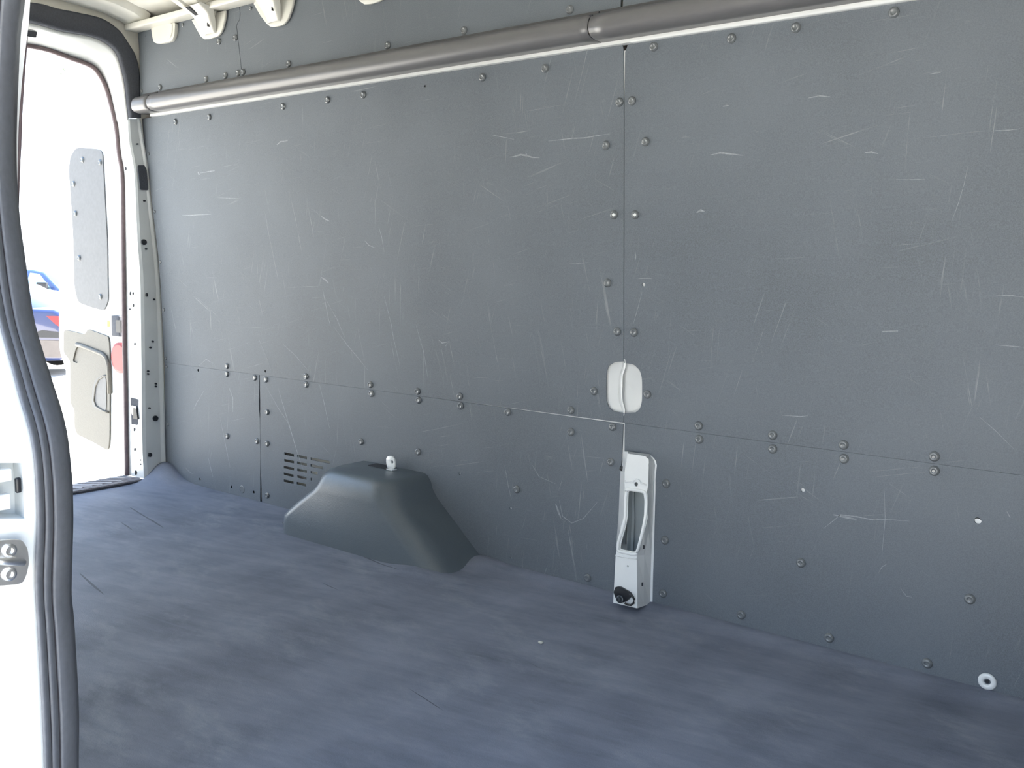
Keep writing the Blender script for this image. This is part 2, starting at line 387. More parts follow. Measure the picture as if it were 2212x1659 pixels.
fr = empty('rear_door_frame', (-3.80, 2.2, ZF)); tag(fr, 'white metal frame around the rear door opening with rows of small punched holes', 'door frame')
X0, X1 = -3.775, -3.90
NS = 40
def curve3(pts, x, n_=NS): return [onX(p.x, p.y, x) for p in resample(pts, n_)]
a3, b3, ct3 = curve3(A, X0), curve3(Bc, X0 - .005), curve3(Ct, X1)
top_mir = lambda c: [mir(p) for p in c][::1]
def both(rowsL):                            # rows run from the middle of the header to the pillar: add the mirrored half
    return [[mir(p) for p in r] for r in rowsL[::-1]] + rowsL
rows = [[b3[i], b3[i].lerp(ct3[i], .08) + Vector((0, -.004, -.006)), b3[i].lerp(ct3[i], .55), ct3[i]] for i in range(NS)]
o = grid('header_reveal', both(rows), M_WHITE, fr); solid(o, .004, 0)
def lip(c3a, c3b, nm, m_, t=.022):
    rows = []
    for i in range(len(c3a)):
        p, q = c3a[i], c3b[i]; w_ = (q - p)
        rows.append([p + Vector((-.02, 0, 0)), p + Vector((t * .8, 0, 0)), p.lerp(q, .12) + Vector((t, 0, 0)), p.lerp(q, .88) + Vector((t, 0, 0)), q + Vector((t * .5, 0, 0)), q + Vector((-.03, 0, 0))])
    return rows
cov = grid('header_cover', both(lip(a3, b3, '', None)), M_COVER, fr)
# pillar: front face P-Q and side face Q-C
rows = []
pr, qr, cr_ = resample(P_, NS), resample(Q_, NS), resample(C_, NS)
for i in range(NS):
    p, q, c = onX(pr[i].x, pr[i].y, X0 - .002), onX(qr[i].x, qr[i].y, X0 - .01), onX(cr_[i].x, cr_[i].y, X1)
    rows.append([p + Vector((-.06, .05, 0)), p + Vector((.0, .006, 0)), p, p.lerp(q, .15) + Vector((-.004, 0, 0)), p.lerp(q, .85), q.lerp(c, .04) , q.lerp(c, .12), c, c + Vector((-.02, .05, 0))])
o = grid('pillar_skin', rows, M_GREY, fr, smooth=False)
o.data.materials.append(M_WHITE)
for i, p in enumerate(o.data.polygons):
    if (i % 8) >= 5: p.material_index = 1  # side face plain white; front face grey has shade painted in
grid('pillar_skin', [[mir(p) for p in r] for r in rows], M_WHITE, fr, smooth=False)
# back ring between cover and shell
BR = Plane((X0 - .012, 0, 0), (0, 1, 0), (0, 0, 1), (1, 0, 0))
loop = [(p.y, p.z) for p in a3] ; loop = loop + [(2.27, 1.3), (2.35, .5), (2.36, -.06)]
hole = [(2.94 - y, z) for y, z in loop[::-1]] + loop
tag(plate('wall_back', BR, [(2.42, -.12), (2.42, 1.98), (1.9, 2.08), (1.04, 2.08), (.52, 1.98), (.52, -.12), hole[0], ] + hole[1:-1] + [hole[-1]], [], .01, M_PRIMER), kind='structure')
# holes and slots on the pillar
def dots(lst, plane_x, nm, m_, par, rr=1.5):
    for (x, y, rx, ry) in lst:
        c = onX(x, y, plane_x); sc = (c - EYE).dot(fwd) / F
        b = MB(); pts = []
        kx = sc * 1.5
        ring = [c + Vector((0, math.cos(t) * rx * kx, math.sin(t) * ry * sc)) for t in [k * math.tau / 14 for k in range(14)]]
        b.add(ring + [p + Vector((-.008, 0, 0)) for p in ring], [tuple(range(14)), tuple(range(27, 13, -1))] + [(k, (k + 1) % 14, 14 + (k + 1) % 14, 14 + k) for k in range(14)])
        b.build(nm, m_, par)
dots([(312, 523, 4, 6), (298, 311, 1.3, 1.5), (313, 434, 1.5, 1.7), (317, 538, 1.5, 1.7), (318, 637, 1.3, 4), (334, 647, 1.4, 2), (326, 751, 1.5, 2), (321, 802, 1.4, 2), (321, 808, 1.4, 2),
      (331, 738, 1.4, 2), (338, 829, 1.4, 2), (338, 835, 1.4, 2), (324, 882, 1.4, 2), (337, 904, 4, 6), (325, 983, 3, 4.5)], X0 + .001, 'punched_hole', M_DARK, fr)
cap = Plane((X0 + .001, 0, 0), (0, 1, 0), (0, 0, 1), (1, 0, 0))
plate('black_cap', cap, smooth_poly([cap.uv(298, 357), cap.uv(312, 357), cap.uv(317, 366), cap.uv(321, 411), cap.uv(303, 410)], .15), [], .006, M_COVER, fr)
# side face details: striker slot and holes on the bright face, weatherstrip
def onside(px, py):
    i = min(range(NS), key=lambda k: abs(qr[k].y - py)); q = onX(qr[i].x, qr[i].y, X0 - .01); c = onX(cr_[i].x, cr_[i].y, X1)
    nn = (c - q).cross(Vector((0, 0, 1))).normalized()
    if nn.y > 0: nn = -nn
    return q, nn
def sidequad(nm, pts, m_, par, lift=.002):
    q, nn = onside(*pts[0]); vs = [onp(x, y, q + nn * lift, nn) for x, y in pts]; k = len(vs)
    vs2 = [v - nn * .01 for v in vs]
    return mesh(nm, vs + vs2, [tuple(range(k)), tuple(range(2 * k - 1, k - 1, -1))] + [(i, (i + 1) % k, k + (i + 1) % k, k + i) for i in range(k)], m_, par)
sl = sidequad('striker_slot', [(282, 859), (298, 863), (299, 919), (284, 916)], M_COVER, fr, .003)
sidequad('striker_pin', [(284, 876), (293, 878), (294, 884), (286, 897), (284, 891)], M_CHROME, sl, .008)
sidequad('striker_latch', [(287, 881), (294, 883), (297, 906), (287, 904)], M_BLACK, sl, .01)
for (x, y, r_, h_) in [(267, 306, 1.2, 3), (271, 364, 1.2, 3.5), (281, 634, 1, 4), (287, 634, 1.2, 3), (288, 660, 1.2, 3.5), (280, 668, .8, 2), (291, 743, 1.5, 3), (290, 928, 1.5, 4), (291, 971, 1.6, 3.5), (293, 1021, 2.3, 5), (303, 994, 1, 1.6), (303, 1003, 1, 1.6)]:
    sidequad('punched_hole', [(x + r_ * math.cos(t), y + h_ * math.sin(t)) for t in [k * math.tau / 10 for k in range(10)]], M_DARK, fr, .002)
ws = curve3(Ct, X1 + .004, 50)[:-1] + curve3(C_, X1 + .004, 50)
b = MB(); b.tube([p + Vector((.006, -.004, 0)) for p in ws], .0095, 8); b.tube([mir(p) for p in ws], .009, 8); b.build('weatherstrip', M_WSTRIP, fr, True)
# dark clip openings under the header
HC = Plane((X0 - .03, 0, 0), (0, 1, 0), (0, 0, 1), (1, 0, 0))
plate('clip_opening', HC, smooth_poly([HC.uv(199, 80), HC.uv(211, 84), HC.uv(211, 94), HC.uv(206, 99), HC.uv(200, 96)], .3), [], .004, M_COVER, fr)
plate('clip_opening', HC, smooth_poly([HC.uv(218, 88), HC.uv(232, 95), HC.uv(246, 112), HC.uv(243, 116), HC.uv(230, 109), HC.uv(222, 100)], .3), [], .004, M_COVER, fr)
plate('clip_opening', HC, smooth_poly([HC.uv(50, 63), HC.uv(80, 69), HC.uv(78, 81), HC.uv(50, 77)], .1), [], .004, M_COVER, fr)

# rear sill plate with ribs
sp_ = empty('sill_plate', (-3.84, 1.47, ZF)); tag(sp_, 'ribbed dark grey plastic sill plate across the rear door threshold', 'sill plate')
b = MB(); b.box((-3.935, .72, -.05), (-3.777, 2.235, -.012)); b.build('base', M_COVER, sp_)
b = MB()
for x in (-3.785, -3.797, -3.809): b.box((x - .0025, .72, -.013), (x + .0025, 2.225, -.006))
y = .75
while y < 2.2:
    b.obox((-3.865, y, -.0095), (.045, .045, 0), (-.0055, .0055, 0), (0, 0, .0035)); y += .045
b.build('rib', mat('pale_rib_plastic', (.34, .32, .34), .45, noise=.1, scale=40), sp_)  # ribs paler than the base

# ------------------------------------------------------------------ liner panels
LOW = Plane((0, YW, 0), (1, 0, 0), (0, 0, 1), (0, -1, 0))
UPP = Plane((0, YW, .512), (1, 0, 0), (0, -.066, 1.084), (0, -1.084, -.066))
TOP = Plane((0, 2.25, 0), (1, 0, 0), (0, 0, 1), (0, -1, 0))
XS = -1.377                                # main vertical seam
rv = MB(); rv.lathe((0, 0, 0), (0, 0, 1), [(.0125, -.001), (.0125, .0012), (.0112, .0018), (.0105, .0042), (.0085, .0056), (.006, .006), (.0055, .0052), (.002, .0055)], 18)
rivet0 = rv.build('rivet', M_RIVET); rivet_me = rivet0.data; bpy.data.objects.remove(rivet0)
for p in rivet_me.polygons: p.use_smooth = True
def rivet(pl, px, py, par, s=1.):
    o = bpy.data.objects.new('rivet', rivet_me); COL.objects.link(o)
    o.parent = par; p = pl.p3(px, py, .001)
    m = Matrix((pl.A, pl.N.cross(pl.A), pl.N)).transposed().to_4x4(); m.translation = p
    o.matrix_local = Matrix.Translation(-Vector(par.location)) @ m @ Matrix.Diagonal((s, s, s, 1))
    return o
def panel(name, label, pl, outline, holes, rivets, m_, small=(), cat='wall panel'):
    o = plate(name, pl, outline, holes, .004, m_); tag(o, label, cat, 'dark grey liner panels on the van wall')
    for (x, y) in rivets: rivet(pl, x, y, o)
    for (x, y) in small: rivet(pl, x, y, o, .6)
    return o
def hole(pl, x, y, r): return circ(pl.uv(x, y), r, 12)
zs = -.0015
# lower rear panel (seam edges bowed open in the middle like the photo's)
sx_ = -3.088
l = LOW.uv
oL = [l(356, 1015), l(430, 1068), l(500, 1085)] + [(sx_ - .009, ZF - .03), (sx_ - .005, .09), (sx_ - .0012, .17), (sx_ - .0012, .33), (sx_ - .006, .37), (sx_ - .005, .44), (sx_ - .002, .5112), l(356, 786)]
oL[-1] = (l(356, 786)[0], .5112)
pn = panel('wall_panel', 'small lower dark grey wall panel beside the rear pillar, left of the slot vents', LOW, oL, [hole(LOW, 428, 800, .006), hole(LOW, 432, 1035, .006), hole(LOW, 500, 1052, .006), hole(LOW, 548, 1063, .006)],
      [(490, 808), (550, 816), (491, 942), (555, 953)], M_PA, [(359.5, 792), (363, 917)])
b = MB(); b.lathe(LOW.p3(523, 1057), (0, -1, 0), [(.016, -.001), (.016, .001), (.014, .0015), (.013, .0005)], 20); b.build('plug', M_RIVET, pn)
# lower middle panel with vent slots and arch cut-out
slots = []
rowsS = [(613, 978, 1.0), (613, 993, 1.0), (613, 1008, 1.0), (613, 1022, 1.0), (613, 1037, 1.0)]
cols = [[(614, 635), (642, 663), (671, 712)], [(614, 635), (642, 663), (671, 698)], [(613, 635), (642, 663), (671, 686)], [(613, 634), (642, 662), (671, 674)], [(613, 634), (641, 661)]]
for k in range(5):
    for (xa, xb) in cols[k]:
        ya = 976.5 + 14.7 * k + (xa - 613) * .195; yb = 976.5 + 14.7 * k + (xb - 613) * .195
        a_, b_ = l(xa, ya), l(xb, yb); hgt = .0105
        slots.append([(a_[0], a_[1]), (b_[0], a_[1]), (b_[0], a_[1] - hgt), (a_[0], a_[1] - hgt)])
gL = XS - .002
oM = [(sx_ + .005, ZF - .03), (sx_ + .002, .09), (sx_ + .0008, .17), (sx_ + .0008, .33), (sx_ + .002, .37), (sx_ + .002, .44), (sx_ + .002, .5112), (-2.2, .5112), (gL, .5075)]
oM += [(gL, l(1343, 960)[1]), (gL - .002, l(1340, 1014)[1]), l(1338, 1110), l(1332, 1190), l(1331, 1200), l(1326, 1300), (l(1326, 1300)[0], ZF - .03)]
pm = panel('wall_panel', 'long lower dark grey wall panel with slot vents behind the wheel arch', LOW, oM, slots + [hole(LOW, 1097, 869, .005), hole(LOW, 993, 1023, .0045), hole(LOW, 1103, 1098, .0045), hole(LOW, 1103, 1205, .0035)],
      [(574, 820), (661, 831), (802, 850), (904, 864), (995, 877), (1097, 890), (1233, 933), (1323, 922), (1319, 998), (577, 890), (577, 958), (577, 1070), (780, 954), (903, 976), (1116, 1057), (1269, 1248)], M_PB)
# lower right panel
gR = XS + .0035
oR = [(gR, .5112), l(1349, 973), l(1405, 982), l(1416, 1005), l(1416, 1060), l(1409, 1315), (l(1409, 1315)[0], ZF - .04), (1.6, ZF - .04), (1.6, .5112)]
pr_ = panel('wall_panel', 'lower right dark grey wall panel right of the white post foot, with a white grommet', LOW, oR, [hole(LOW, 1734, 1059, .0055), hole(LOW, 2112, 1125, .008)],
      [(1510, 949), (1669, 970), (1823, 991), (2018, 1017), (1439, 1045), (1436, 1167), (1432, 1282), (1730, 1216), (1601, 1328), (1791, 1378), (2095, 1294), (2003, 1433)], M_PC)
gp = LOW.p3(2133, 1472, 0)
b = MB(); b.lathe(gp, (0, -1, 0), [(.020, -.001), (.0205, .002), (.018, .005), (.010, .0055), (.0075, .003), (.007, -.001)], 24); gr = b.build('grommet', M_WHITE, pr_, True); gr['label'] = 'round white grommet'
b = MB(); b.lathe(gp + Vector((0, -.0005, 0)), (0, -1, 0), [(.0045, 0), (.0045, .001)], 14); b.build('grommet_hole', M_DARK, gr)
# upper left panel
u = UPP.uv
zr = 1.5735
vt = (zr - .512) / 1.084 * math.hypot(.066, 1.084)
def uX(x, v): return (x, v)
cutL = [u(1349, 893), u(1330, 891), u(1316, 883), u(1309, 866), u(1309, 806), u(1314, 791), u(1326, 783), u(1340, 781), u(1349, 781)]
cutL = [(XS - .001, cutL[0][1])] + smooth_poly(cutL[1:-1], .3)[4:-4] + [(XS - .001, cutL[-1][1])]
edge = [u(355, 785), u(353, 741), u(348, 632), u(342, 553), u(328, 436), u(318, 349), u(308, 300), u(303, 258)]
oUL = [(XS - .001, -.0002)] + cutL + [(XS - .0012, .9), (XS - .003, vt - .01), (XS - .006, vt)] + [(edge[-1][0], vt)] + edge[-2:0:-1] + [(edge[0][0], -.0002)]
pu = panel('wall_panel', 'large upper dark grey scratched wall panel between rear pillar and middle seam', UPP, oUL, [hole(UPP, 573, 802, .005), hole(UPP, 918, 186, .0035)],
      [(379, 263), (452, 253), (611, 230), (707, 216), (784, 205), (1042, 167), (1177, 148), (1338, 221), (1309, 314), (1326, 464), (1312, 611), (1333, 716), (1283, 845), (1233, 886), (993, 856), (902, 845), (800, 831), (661, 813), (490, 791)],
      M_PA, [(321, 332), (334, 457), (346, 566), (354, 669), (358, 775)])
cutR = [u(1349, 893), u(1368, 894), u(1382, 884), u(1387, 866), u(1387, 818), u(1382, 800), u(1370, 788), u(1355, 785), u(1349, 784)]
cutR = [(XS + .001, cutR[0][1])] + smooth_poly(cutR[1:-1], .3)[4:-4] + [(XS + .001, cutR[-1][1])]
oUR = [(XS + .001, -.0002)] + cutR + [(XS + .0012, .9), (XS + .003, vt - .02), (XS + .012, vt), (1.6, vt), (1.6, -.0002)]
pur = panel('wall_panel', 'large upper right dark grey wall panel right of the middle seam, below the rail', UPP, oUR, [hole(UPP, 1390, 615, .0055)],
      [(1365, 218), (1394, 306), (1372, 464), (1369, 718), (1398, 852), (1412, 101), (1580, 83), (1719, 60), (1931, 27), (1509, 920), (1669, 940), (1822, 961), (2018, 986)], M_PC)
for (x, y) in ((1326, 464), (1372, 464)):
    q = UPP.p3(x - .5, y, .007); b = MB(); b.lathe(q, UPP.N, [(.0045, 0), (.0045, .0012), (.002, .0014), (.0018, .0004)], 12)
    par = pu if x < 1350 else pur; b.build('screw_centre', M_WHITE, par)
# top panels
zt, zT = 1.655, 1.955
xt = TOP.uv(519, 168)[0]; t = TOP.uv
seamT = [t(524, 168), t(516, 100), t(511, 56), t(513, 50), t(518, 42), t(519, 30), t(516, 12)]
seamT = [(seamT[0][0], zt)] + seamT[1:-1] + [(seamT[-1][0], zT)]
oT1 = [(p[0] - .0015, p[1]) for p in seamT] + [(-3.76, zT), (t(301, 110)[0], t(301, 110)[1]), (t(303, 205)[0], zt)]
panel('wall_panel', 'small top dark grey wall panel above the rail, next to the rear door header', TOP, oT1, [hole(TOP, 315, 78, .003)], [(346, 189), (445, 171), (487, 163), (514, 158), (508, 82), (473, 90)], M_PB, [(395, 54), (306, 197)])
oT2 = [(p[0] + .0015, p[1]) for p in seamT[::-1]] + [(-1.377, zt)] + [(-1.377, zT)]
panel('wall_panel', 'long top dark grey wall panel above the rail, below the roof bow brackets', TOP, oT2, [], [(525, 156), (623, 138), (837, 98), (1002, 66), (1231, 21)], M_PC, [(541, 18)])
panel('wall_panel', 'top dark grey wall panel at the upper right, above the rail past its joint', TOP, [(-1.370, zt), (1.6, zt), (1.6, zT), (-1.370, zT)], [], [], M_PA)

# scuffs and deep scratches worn into the liner
M_SCUFF = mat('scuffed_plastic', (.23, .25, .26), .6, noise=.25, scale=120)
def scuffs(pl, par, lst):
    b = MB()
    for pts, w_ in lst:
        k = len(pts); vs = []
        for i, (x, y) in enumerate(pts):
            a = pts[min(i + 1, k - 1)]; c = pts[max(i - 1, 0)]; dx, dy = a[0] - c[0], a[1] - c[1]; q = math.hypot(dx, dy)
            t = w_ * (math.sin(math.pi * (i + .35) / (k - .3))) / 2
            vs += [pl.p3(x - dy / q * t, y + dx / q * t, .0004), pl.p3(x + dy / q * t, y - dx / q * t, .0004)]
        b.add(vs, [(2 * i, 2 * i + 1, 2 * i + 3, 2 * i + 2) for i in range(k - 1)])
    b.build('scuff_marks', M_SCUFF, par)
scuffs(UPP, pu, [([(1099, 340), (1112, 338), (1125, 334), (1136, 336), (1150, 340), (1166, 341)], 4), ([(1136, 328), (1137, 334), (1135, 338)], 2.5),
    ([(1184, 305), (1210, 302), (1236, 299), (1262, 298), (1290, 293), (1318, 289)], 2.5), ([(1060, 291), (1085, 296), (1110, 301)], 1.5), ([(598, 313), (606, 306), (622, 304)], 2.5), ([(428, 371), (430, 378)], 4), ([(432, 374), (455, 370), (464, 369)], 2),
    ([(394, 465), (412, 465), (430, 464), (456, 463)], 2), ([(470, 427), (495, 428), (516, 429)], 1.2), ([(694, 467), (703, 474), (711, 477)], 3), ([(694, 599), (702, 604), (710, 612)], 3.5), ([(697, 625), (702, 650), (710, 690), (714, 705)], 1.3),
    ([(788, 520), (797, 530), (812, 536)], 1.5), ([(818, 490), (824, 510), (830, 545)], 1), ([(948, 735), (955, 741), (970, 738), (962, 748)], 2.5), ([(720, 705), (750, 745), (775, 775), (795, 800)], 1), ([(830, 640), (845, 700), (850, 730), (864, 790)], 1), ([(700, 640), (728, 690), (745, 730)], 1),
    ([(898, 700), (915, 760), (925, 820)], 1), ([(1230, 570), (1250, 569), (1270, 567)], 1), ([(430, 790), (445, 776), (460, 785)], 1.2), ([(610, 742), (640, 770), (665, 800)], 1.1), ([(560, 735), (575, 770), (585, 800)], 1)])
scuffs(UPP, pur, [([(1378, 602), (1395, 601), (1408, 602)], 1.5), ([(1387, 630), (1378, 665), (1368, 700)], 1), ([(1372, 544), (1373, 555), (1372, 562)], 3), ([(1534, 335), (1556, 330), (1575, 332), (1606, 336)], 4), ([(1505, 459), (1514, 454), (1522, 457)], 5), ([(1745, 212), (1770, 207), (1793, 209)], 3),
    ([(1562, 230), (1570, 228), (1576, 229)], 3), ([(1868, 330), (1882, 328), (1896, 332)], 4), ([(1935, 388), (1968, 388), (1998, 387)], 1.3), ([(2150, 282), (2180, 281), (2204, 278)], 2), ([(2008, 160), (2020, 158), (2032, 157)], 2), ([(2140, 640), (2180, 638), (2212, 642)], 2), ([(2150, 745), (2185, 748), (2212, 750)], 2),
    ([(1690, 897), (1730, 900), (1745, 898)], 2), ([(1905, 716), (1925, 716), (1940, 715)], 4), ([(2115, 900), (2150, 930), (2190, 970)], 1.2), ([(2091, 358), (2082, 400), (2070, 440), (2055, 480)], 1.2)])
scuffs(LOW, pm, [([(600, 835), (610, 870), (625, 920), (640, 970), (660, 1030)], 1.6), ([(575, 835), (600, 880), (630, 925)], 1), ([(690, 830), (700, 870), (712, 925)], 1), ([(1208, 1080), (1215, 1115), (1235, 1130), (1260, 1120), (1290, 1085)], 2), ([(1200, 1088), (1206, 1105), (1212, 1120)], 4), ([(1150, 1005), (1165, 1030), (1200, 1045)], 1.2), ([(1090, 1005), (1098, 1050), (1105, 1080)], 1)])
scuffs(LOW, pn, [([(495, 838), (503, 860), (503, 890)], 1.6), ([(440, 845), (425, 870), (418, 885)], 1), ([(475, 900), (485, 950), (497, 1010)], 1), ([(450, 990), (456, 1015), (460, 1030)], 1), ([(400, 1010), (410, 1020), (416, 1024)], 1)])
scuffs(LOW, pr_, [([(1778, 1142), (1800, 1125), (1815, 1112), (1850, 1116), (1880, 1122), (1930, 1123), (1965, 1126)], 2.5), ([(1800, 1112), (1830, 1118), (1850, 1122)], 5), ([(1945, 1270), (1958, 1288), (1970, 1290)], 1.5), ([(1896, 1240), (1905, 1225), (1916, 1218)], 1.5), ([(2175, 1105), (2182, 1118)], 3), ([(1910, 1060), (1912, 1120), (1905, 1200)], 1.2)])

# white body metal showing in the gaps
b = MB()
b.obox((-1.1 - 1.27, 2.273, 1.580), (1.0 * 1.335, 0, 0), (0, .010, -.0005), (0, 0, .006))
b.build('trim_3', M_WHITE); tag(bpy.data.objects['trim_3'], kind='structure')
x1a, x1b = onY(1363, 90, 2.27).x, 1.6
b = MB(); b.obox(((x1a + x1b) / 2, 2.272, 1.580), ((x1b - x1a) / 2, 0, 0), (0, .010, -.0005), (0, 0, .0075))
o = b.build('trim_4', M_WHITE); bevel(o, .004); tag(o, kind='structure')
b = MB(); b.obox((XS, 2.2895, 1.47), (.0085, 0, 0), (0, .002, 0), (0, -.0055, .09)); b.box((-2.15, YW + .005, .48), (XS - .01, YW + .008, .535)); b.box((XS - .012, YW + .005, .4), (XS + .012, YW + .01, .52))
tag(b.build('trim_5', M_WHITE), kind='structure')
b = MB()
for (x, y, pl) in ((1097, 870.5, LOW), (993, 1024, LOW), (1103, 1099, LOW), (1103, 1206, LOW), (1734, 1060.5, LOW), (2112, 1128, LOW), (1391, 616, UPP)):
    c = pl.p3(x, y, -.006); b.lathe(c, pl.N, [(.009, -.004), (.009, 0)], 12)
tag(b.build('trim_6', M_WHITE), kind='structure')

# oval pressed recess behind the seam
rc = empty('handle_recess', onY(1349, 838, 2.33)); tag(rc, 'glossy white oval pressed metal recess on the middle seam of the wall', 'recess')
ctr = UPP.uv(1348, 838); rows = []
for k in range(9):
    s = k / 8
    rows.append([UPP.at(*q, -.005 - .028 * (1 - s) ** .45 if s > 0 else -.033) for q in
                 [(ctr[0] + .077 * s * 1.15 * math.copysign(abs(math.cos(a)) ** .62, math.cos(a)), ctr[1] + .084 * s * 1.1 * math.copysign(abs(math.sin(a)) ** .62, math.sin(a))) for a in [j * math.tau / 40 for j in range(41)]]])
grid('dish', rows, M_WHITE, rc)
w_ = [(1350, 776), (1351.5, 790), (1349, 800), (1345.5, 810), (1344.5, 825), (1344, 850), (1345, 868), (1348, 878), (1350, 888), (1348, 898)]
w_ = resample(w_, 24)
rows = [[UPP.p3(p.x - 7, p.y, -.022), UPP.p3(p.x - 2.6, p.y, -.002), UPP.p3(p.x, p.y, .001), UPP.p3(p.x + .5, p.y, -.004), UPP.p3(p.x + 1.5, p.y, -.022)] for p in w_]
o = grid('seam_flange', rows, M_WHITE, rc); 

# ------------------------------------------------------------------ long rail cover
prof = [(2.249, 1.664), (2.243, 1.664), (2.240, 1.652), (2.226, 1.652), (2.208, 1.646), (2.196, 1.636), (2.189, 1.622), (2.188, 1.607), (2.192, 1.596), (2.203, 1.588), (2.222, 1.585), (2.262, 1.5855)]
def rail(name, label, xa, xb, m_):
    n_ = 60; rows = []
    for i in range(n_ + 1):
        x = xa + (xb - xa) * i / n_
        rows.append([(x, y + .0012 * math.sin(x * 4.3), z) for y, z in prof])
    o = grid(name, rows, m_); solid(o, .003, 0); tag(o, label, 'rail', 'rail covers along the van wall'); return o
xj = onY(1275, 70, 2.20).x
xl0 = onY(322, 230, 2.2).x
r1 = rail('rail_cover', 'long bowed grey plastic rail cover running from the end cap to the joint', xl0 + .002, xj - .002, M_RAIL)
rail('rail_cover', 'right section of the grey rail cover beyond the joint, cut off by the top edge', xj + .002, 1.6, M_RAIL)
b = MB(); b.box((xj - .005, 2.2, 1.60), (xj + .005, 2.212, 1.645)); b.build('joint_gap', M_DARK, r1)
xe = onY(291, 230, 2.21).x
rows = []
for i in range(9):
    s = i / 8; x = xl0 - .002 + (xe - xl0) * math.sin(s * math.pi / 2) ** .9; k = math.sqrt(max(0, 1 - (s ** 6))) * .35 + .65 if s < 1 else .4
    rows.append([(x, 2.262 + (y - 2.262) * k, 1.62 + (z - 1.62) * (.75 + .25 * k)) for y, z in prof])
o = grid('end_cap', rows, M_RAIL, r1); solid(o, .003, 0)
b = MB(); b.box((xl0 - .003, 2.196, 1.592), (xl0 + .003, 2.21, 1.642)); b.build('cap_gap', M_DARK, r1)

# ------------------------------------------------------------------ cantrail and roof bows
b = MB(); b.box((-3.76, 2.19, 1.920), (1.6, 2.25, 1.945)); o = bevel(b.build('trim_7', M_BOW), .006); tag(o, kind='structure')
GP = Plane((0, 2.238, 0), (1, 0, 0), (0, 0, 1), (0, -1, 0))
gu = GP.uv
bp_ = [(2.236, 1.905), (2.18, 1.930), (2.10, 1.962), (2.0, 1.990), (1.85, 2.012), (1.6, 2.024), (1.47, 2.026)]
bp_ = bp_ + [(2.94 - y, z) for y, z in bp_[-2::-1]]
HAT = [(-.115, .040), (-.075, .038), (-.060, 0), (-.025, -.002), (-.018, .006), (.018, .006), (.025, -.002), (.060, 0), (.075, .038), (.115, .040)]
def bow(xc, gpoly, label, wide=1.):
    e = empty('roof_bow', (xc, 1.47, 2.02)); tag(e, label, 'roof bow', 'white roof bows across the ceiling')
    rows = []
    for (y, z) in bp_:
        rows.append([(xc + hx * wide, y, z + hz + .002) for hx, hz in HAT])
    o = grid('channel', rows, M_BOW, e, smooth=False); solid(o, .003, 0); bevel(o, .004, 2)
    if gpoly:
        gpts = [gu(*q) for q in gpoly]
        g_ = plate('gusset', GP, gpts, [], .010, M_BOW, e); bevel(g_, .004, 2)
        # raised pressing flowing from the bow down into the gusset
        cx = sum(p[0] for p in gpts) / len(gpts); lo = min(p[1] for p in gpts)
        rows = [[(cx - .062, 2.15, 1.935), (cx - .05, 2.15, 1.93), (cx + .05, 2.15, 1.93), (cx + .062, 2.15, 1.935)],
                [(cx - .066, 2.205, 1.925), (cx - .05, 2.19, 1.905), (cx + .05, 2.19, 1.905), (cx + .066, 2.205, 1.925)],
                [(cx - .050, 2.225, 1.88), (cx - .036, 2.208, 1.872), (cx + .040, 2.208, 1.872), (cx + .05, 2.225, 1.88)],
                [(cx - .036, 2.237, lo + .014), (cx - .026, 2.230, lo + .016), (cx + .030, 2.230, lo + .016), (cx + .036, 2.237, lo + .014)]]
        q = grid('pressing', rows, M_BOW, e, smooth=False); bevel(q, .006, 2, 10)
        b = MB(); b.obox((cx - .018, 2.168, 1.916), (.010, 0, 0), (0, .020, -.010), (0, 0, .0015)); b.build('slot', M_DARK, q)
        b = MB(); b.obox((cx + .024, 2.212, 1.872), (.002, 0, 0), (0, .006, .0), (0, 0, .010)); b.build('slot', M_DARK, q)
    return e
bow(-3.245, [(413, 43), (422, 60), (433, 79), (440, 84.5), (450, 84), (470, 78), (477, 70), (481, 60), (485, 42), (487, 22)], 'roof bow nearest the rear door, its bracket hanging left of the others')
bow(-2.84, [(547, 8), (562, 34), (575, 51), (583, 57.5), (592, 58), (610, 54), (617, 48), (623, 38), (630, 18), (634, -2), (560, -18)], 'second roof bow from the rear door, its triangular bracket over the long top panel')
bow(-2.33, [(755, -40), (770, -8), (777, 3), (786, 9), (800, 8), (818, 3), (829, -4), (840, -40)], 'third roof bow from the rear door, only its bracket tip showing at the top edge')
tb = empty('roof_tab', GP.p3(357, 80)); tag(tb, 'rounded white metal tab hanging from the ceiling edge, nearest the rear door', 'bracket')
g_ = plate('tab_plate', GP.off(.003), smooth_poly([gu(327, 56), gu(330, 78), gu(333, 91), gu(342, 95), gu(360, 92), gu(373, 88), gu(378, 76), gu(380, 44)], .3), [], .014, M_BOW, tb); bevel(g_, .005, 2)
plate('tab_pressing', GP.off(.006), smooth_poly([gu(334, 58), gu(335, 76), gu(339, 88), gu(345, 91), gu(360, 88), gu(370, 83), gu(374, 72), gu(374, 48)], .3), [], .01, M_BOW, tb)
# stiffening ribs and rear header beam of the roof
b = MB()
rows = []
for (y, z) in [(2.24, 1.93), (2.18, 1.958), (2.10, 1.975), (1.98, 1.982), (1.8, 1.985), (1.47, 1.986)]:
    rows.append([(-3.765, y, z - .002), (-3.72, y, z), (-3.70, y, z + .012), (-3.66, y, z + .016), (-3.64, y, z + .05)])
rows = rows + [[(p[0], 2.94 - p[1], p[2]) for p in r] for r in rows[-2::-1]]
o = grid('trim_8', rows, M_PRIMER, smooth=False); solid(o, .003, 0); bevel(o, .004, 2); tag(o, kind='structure')

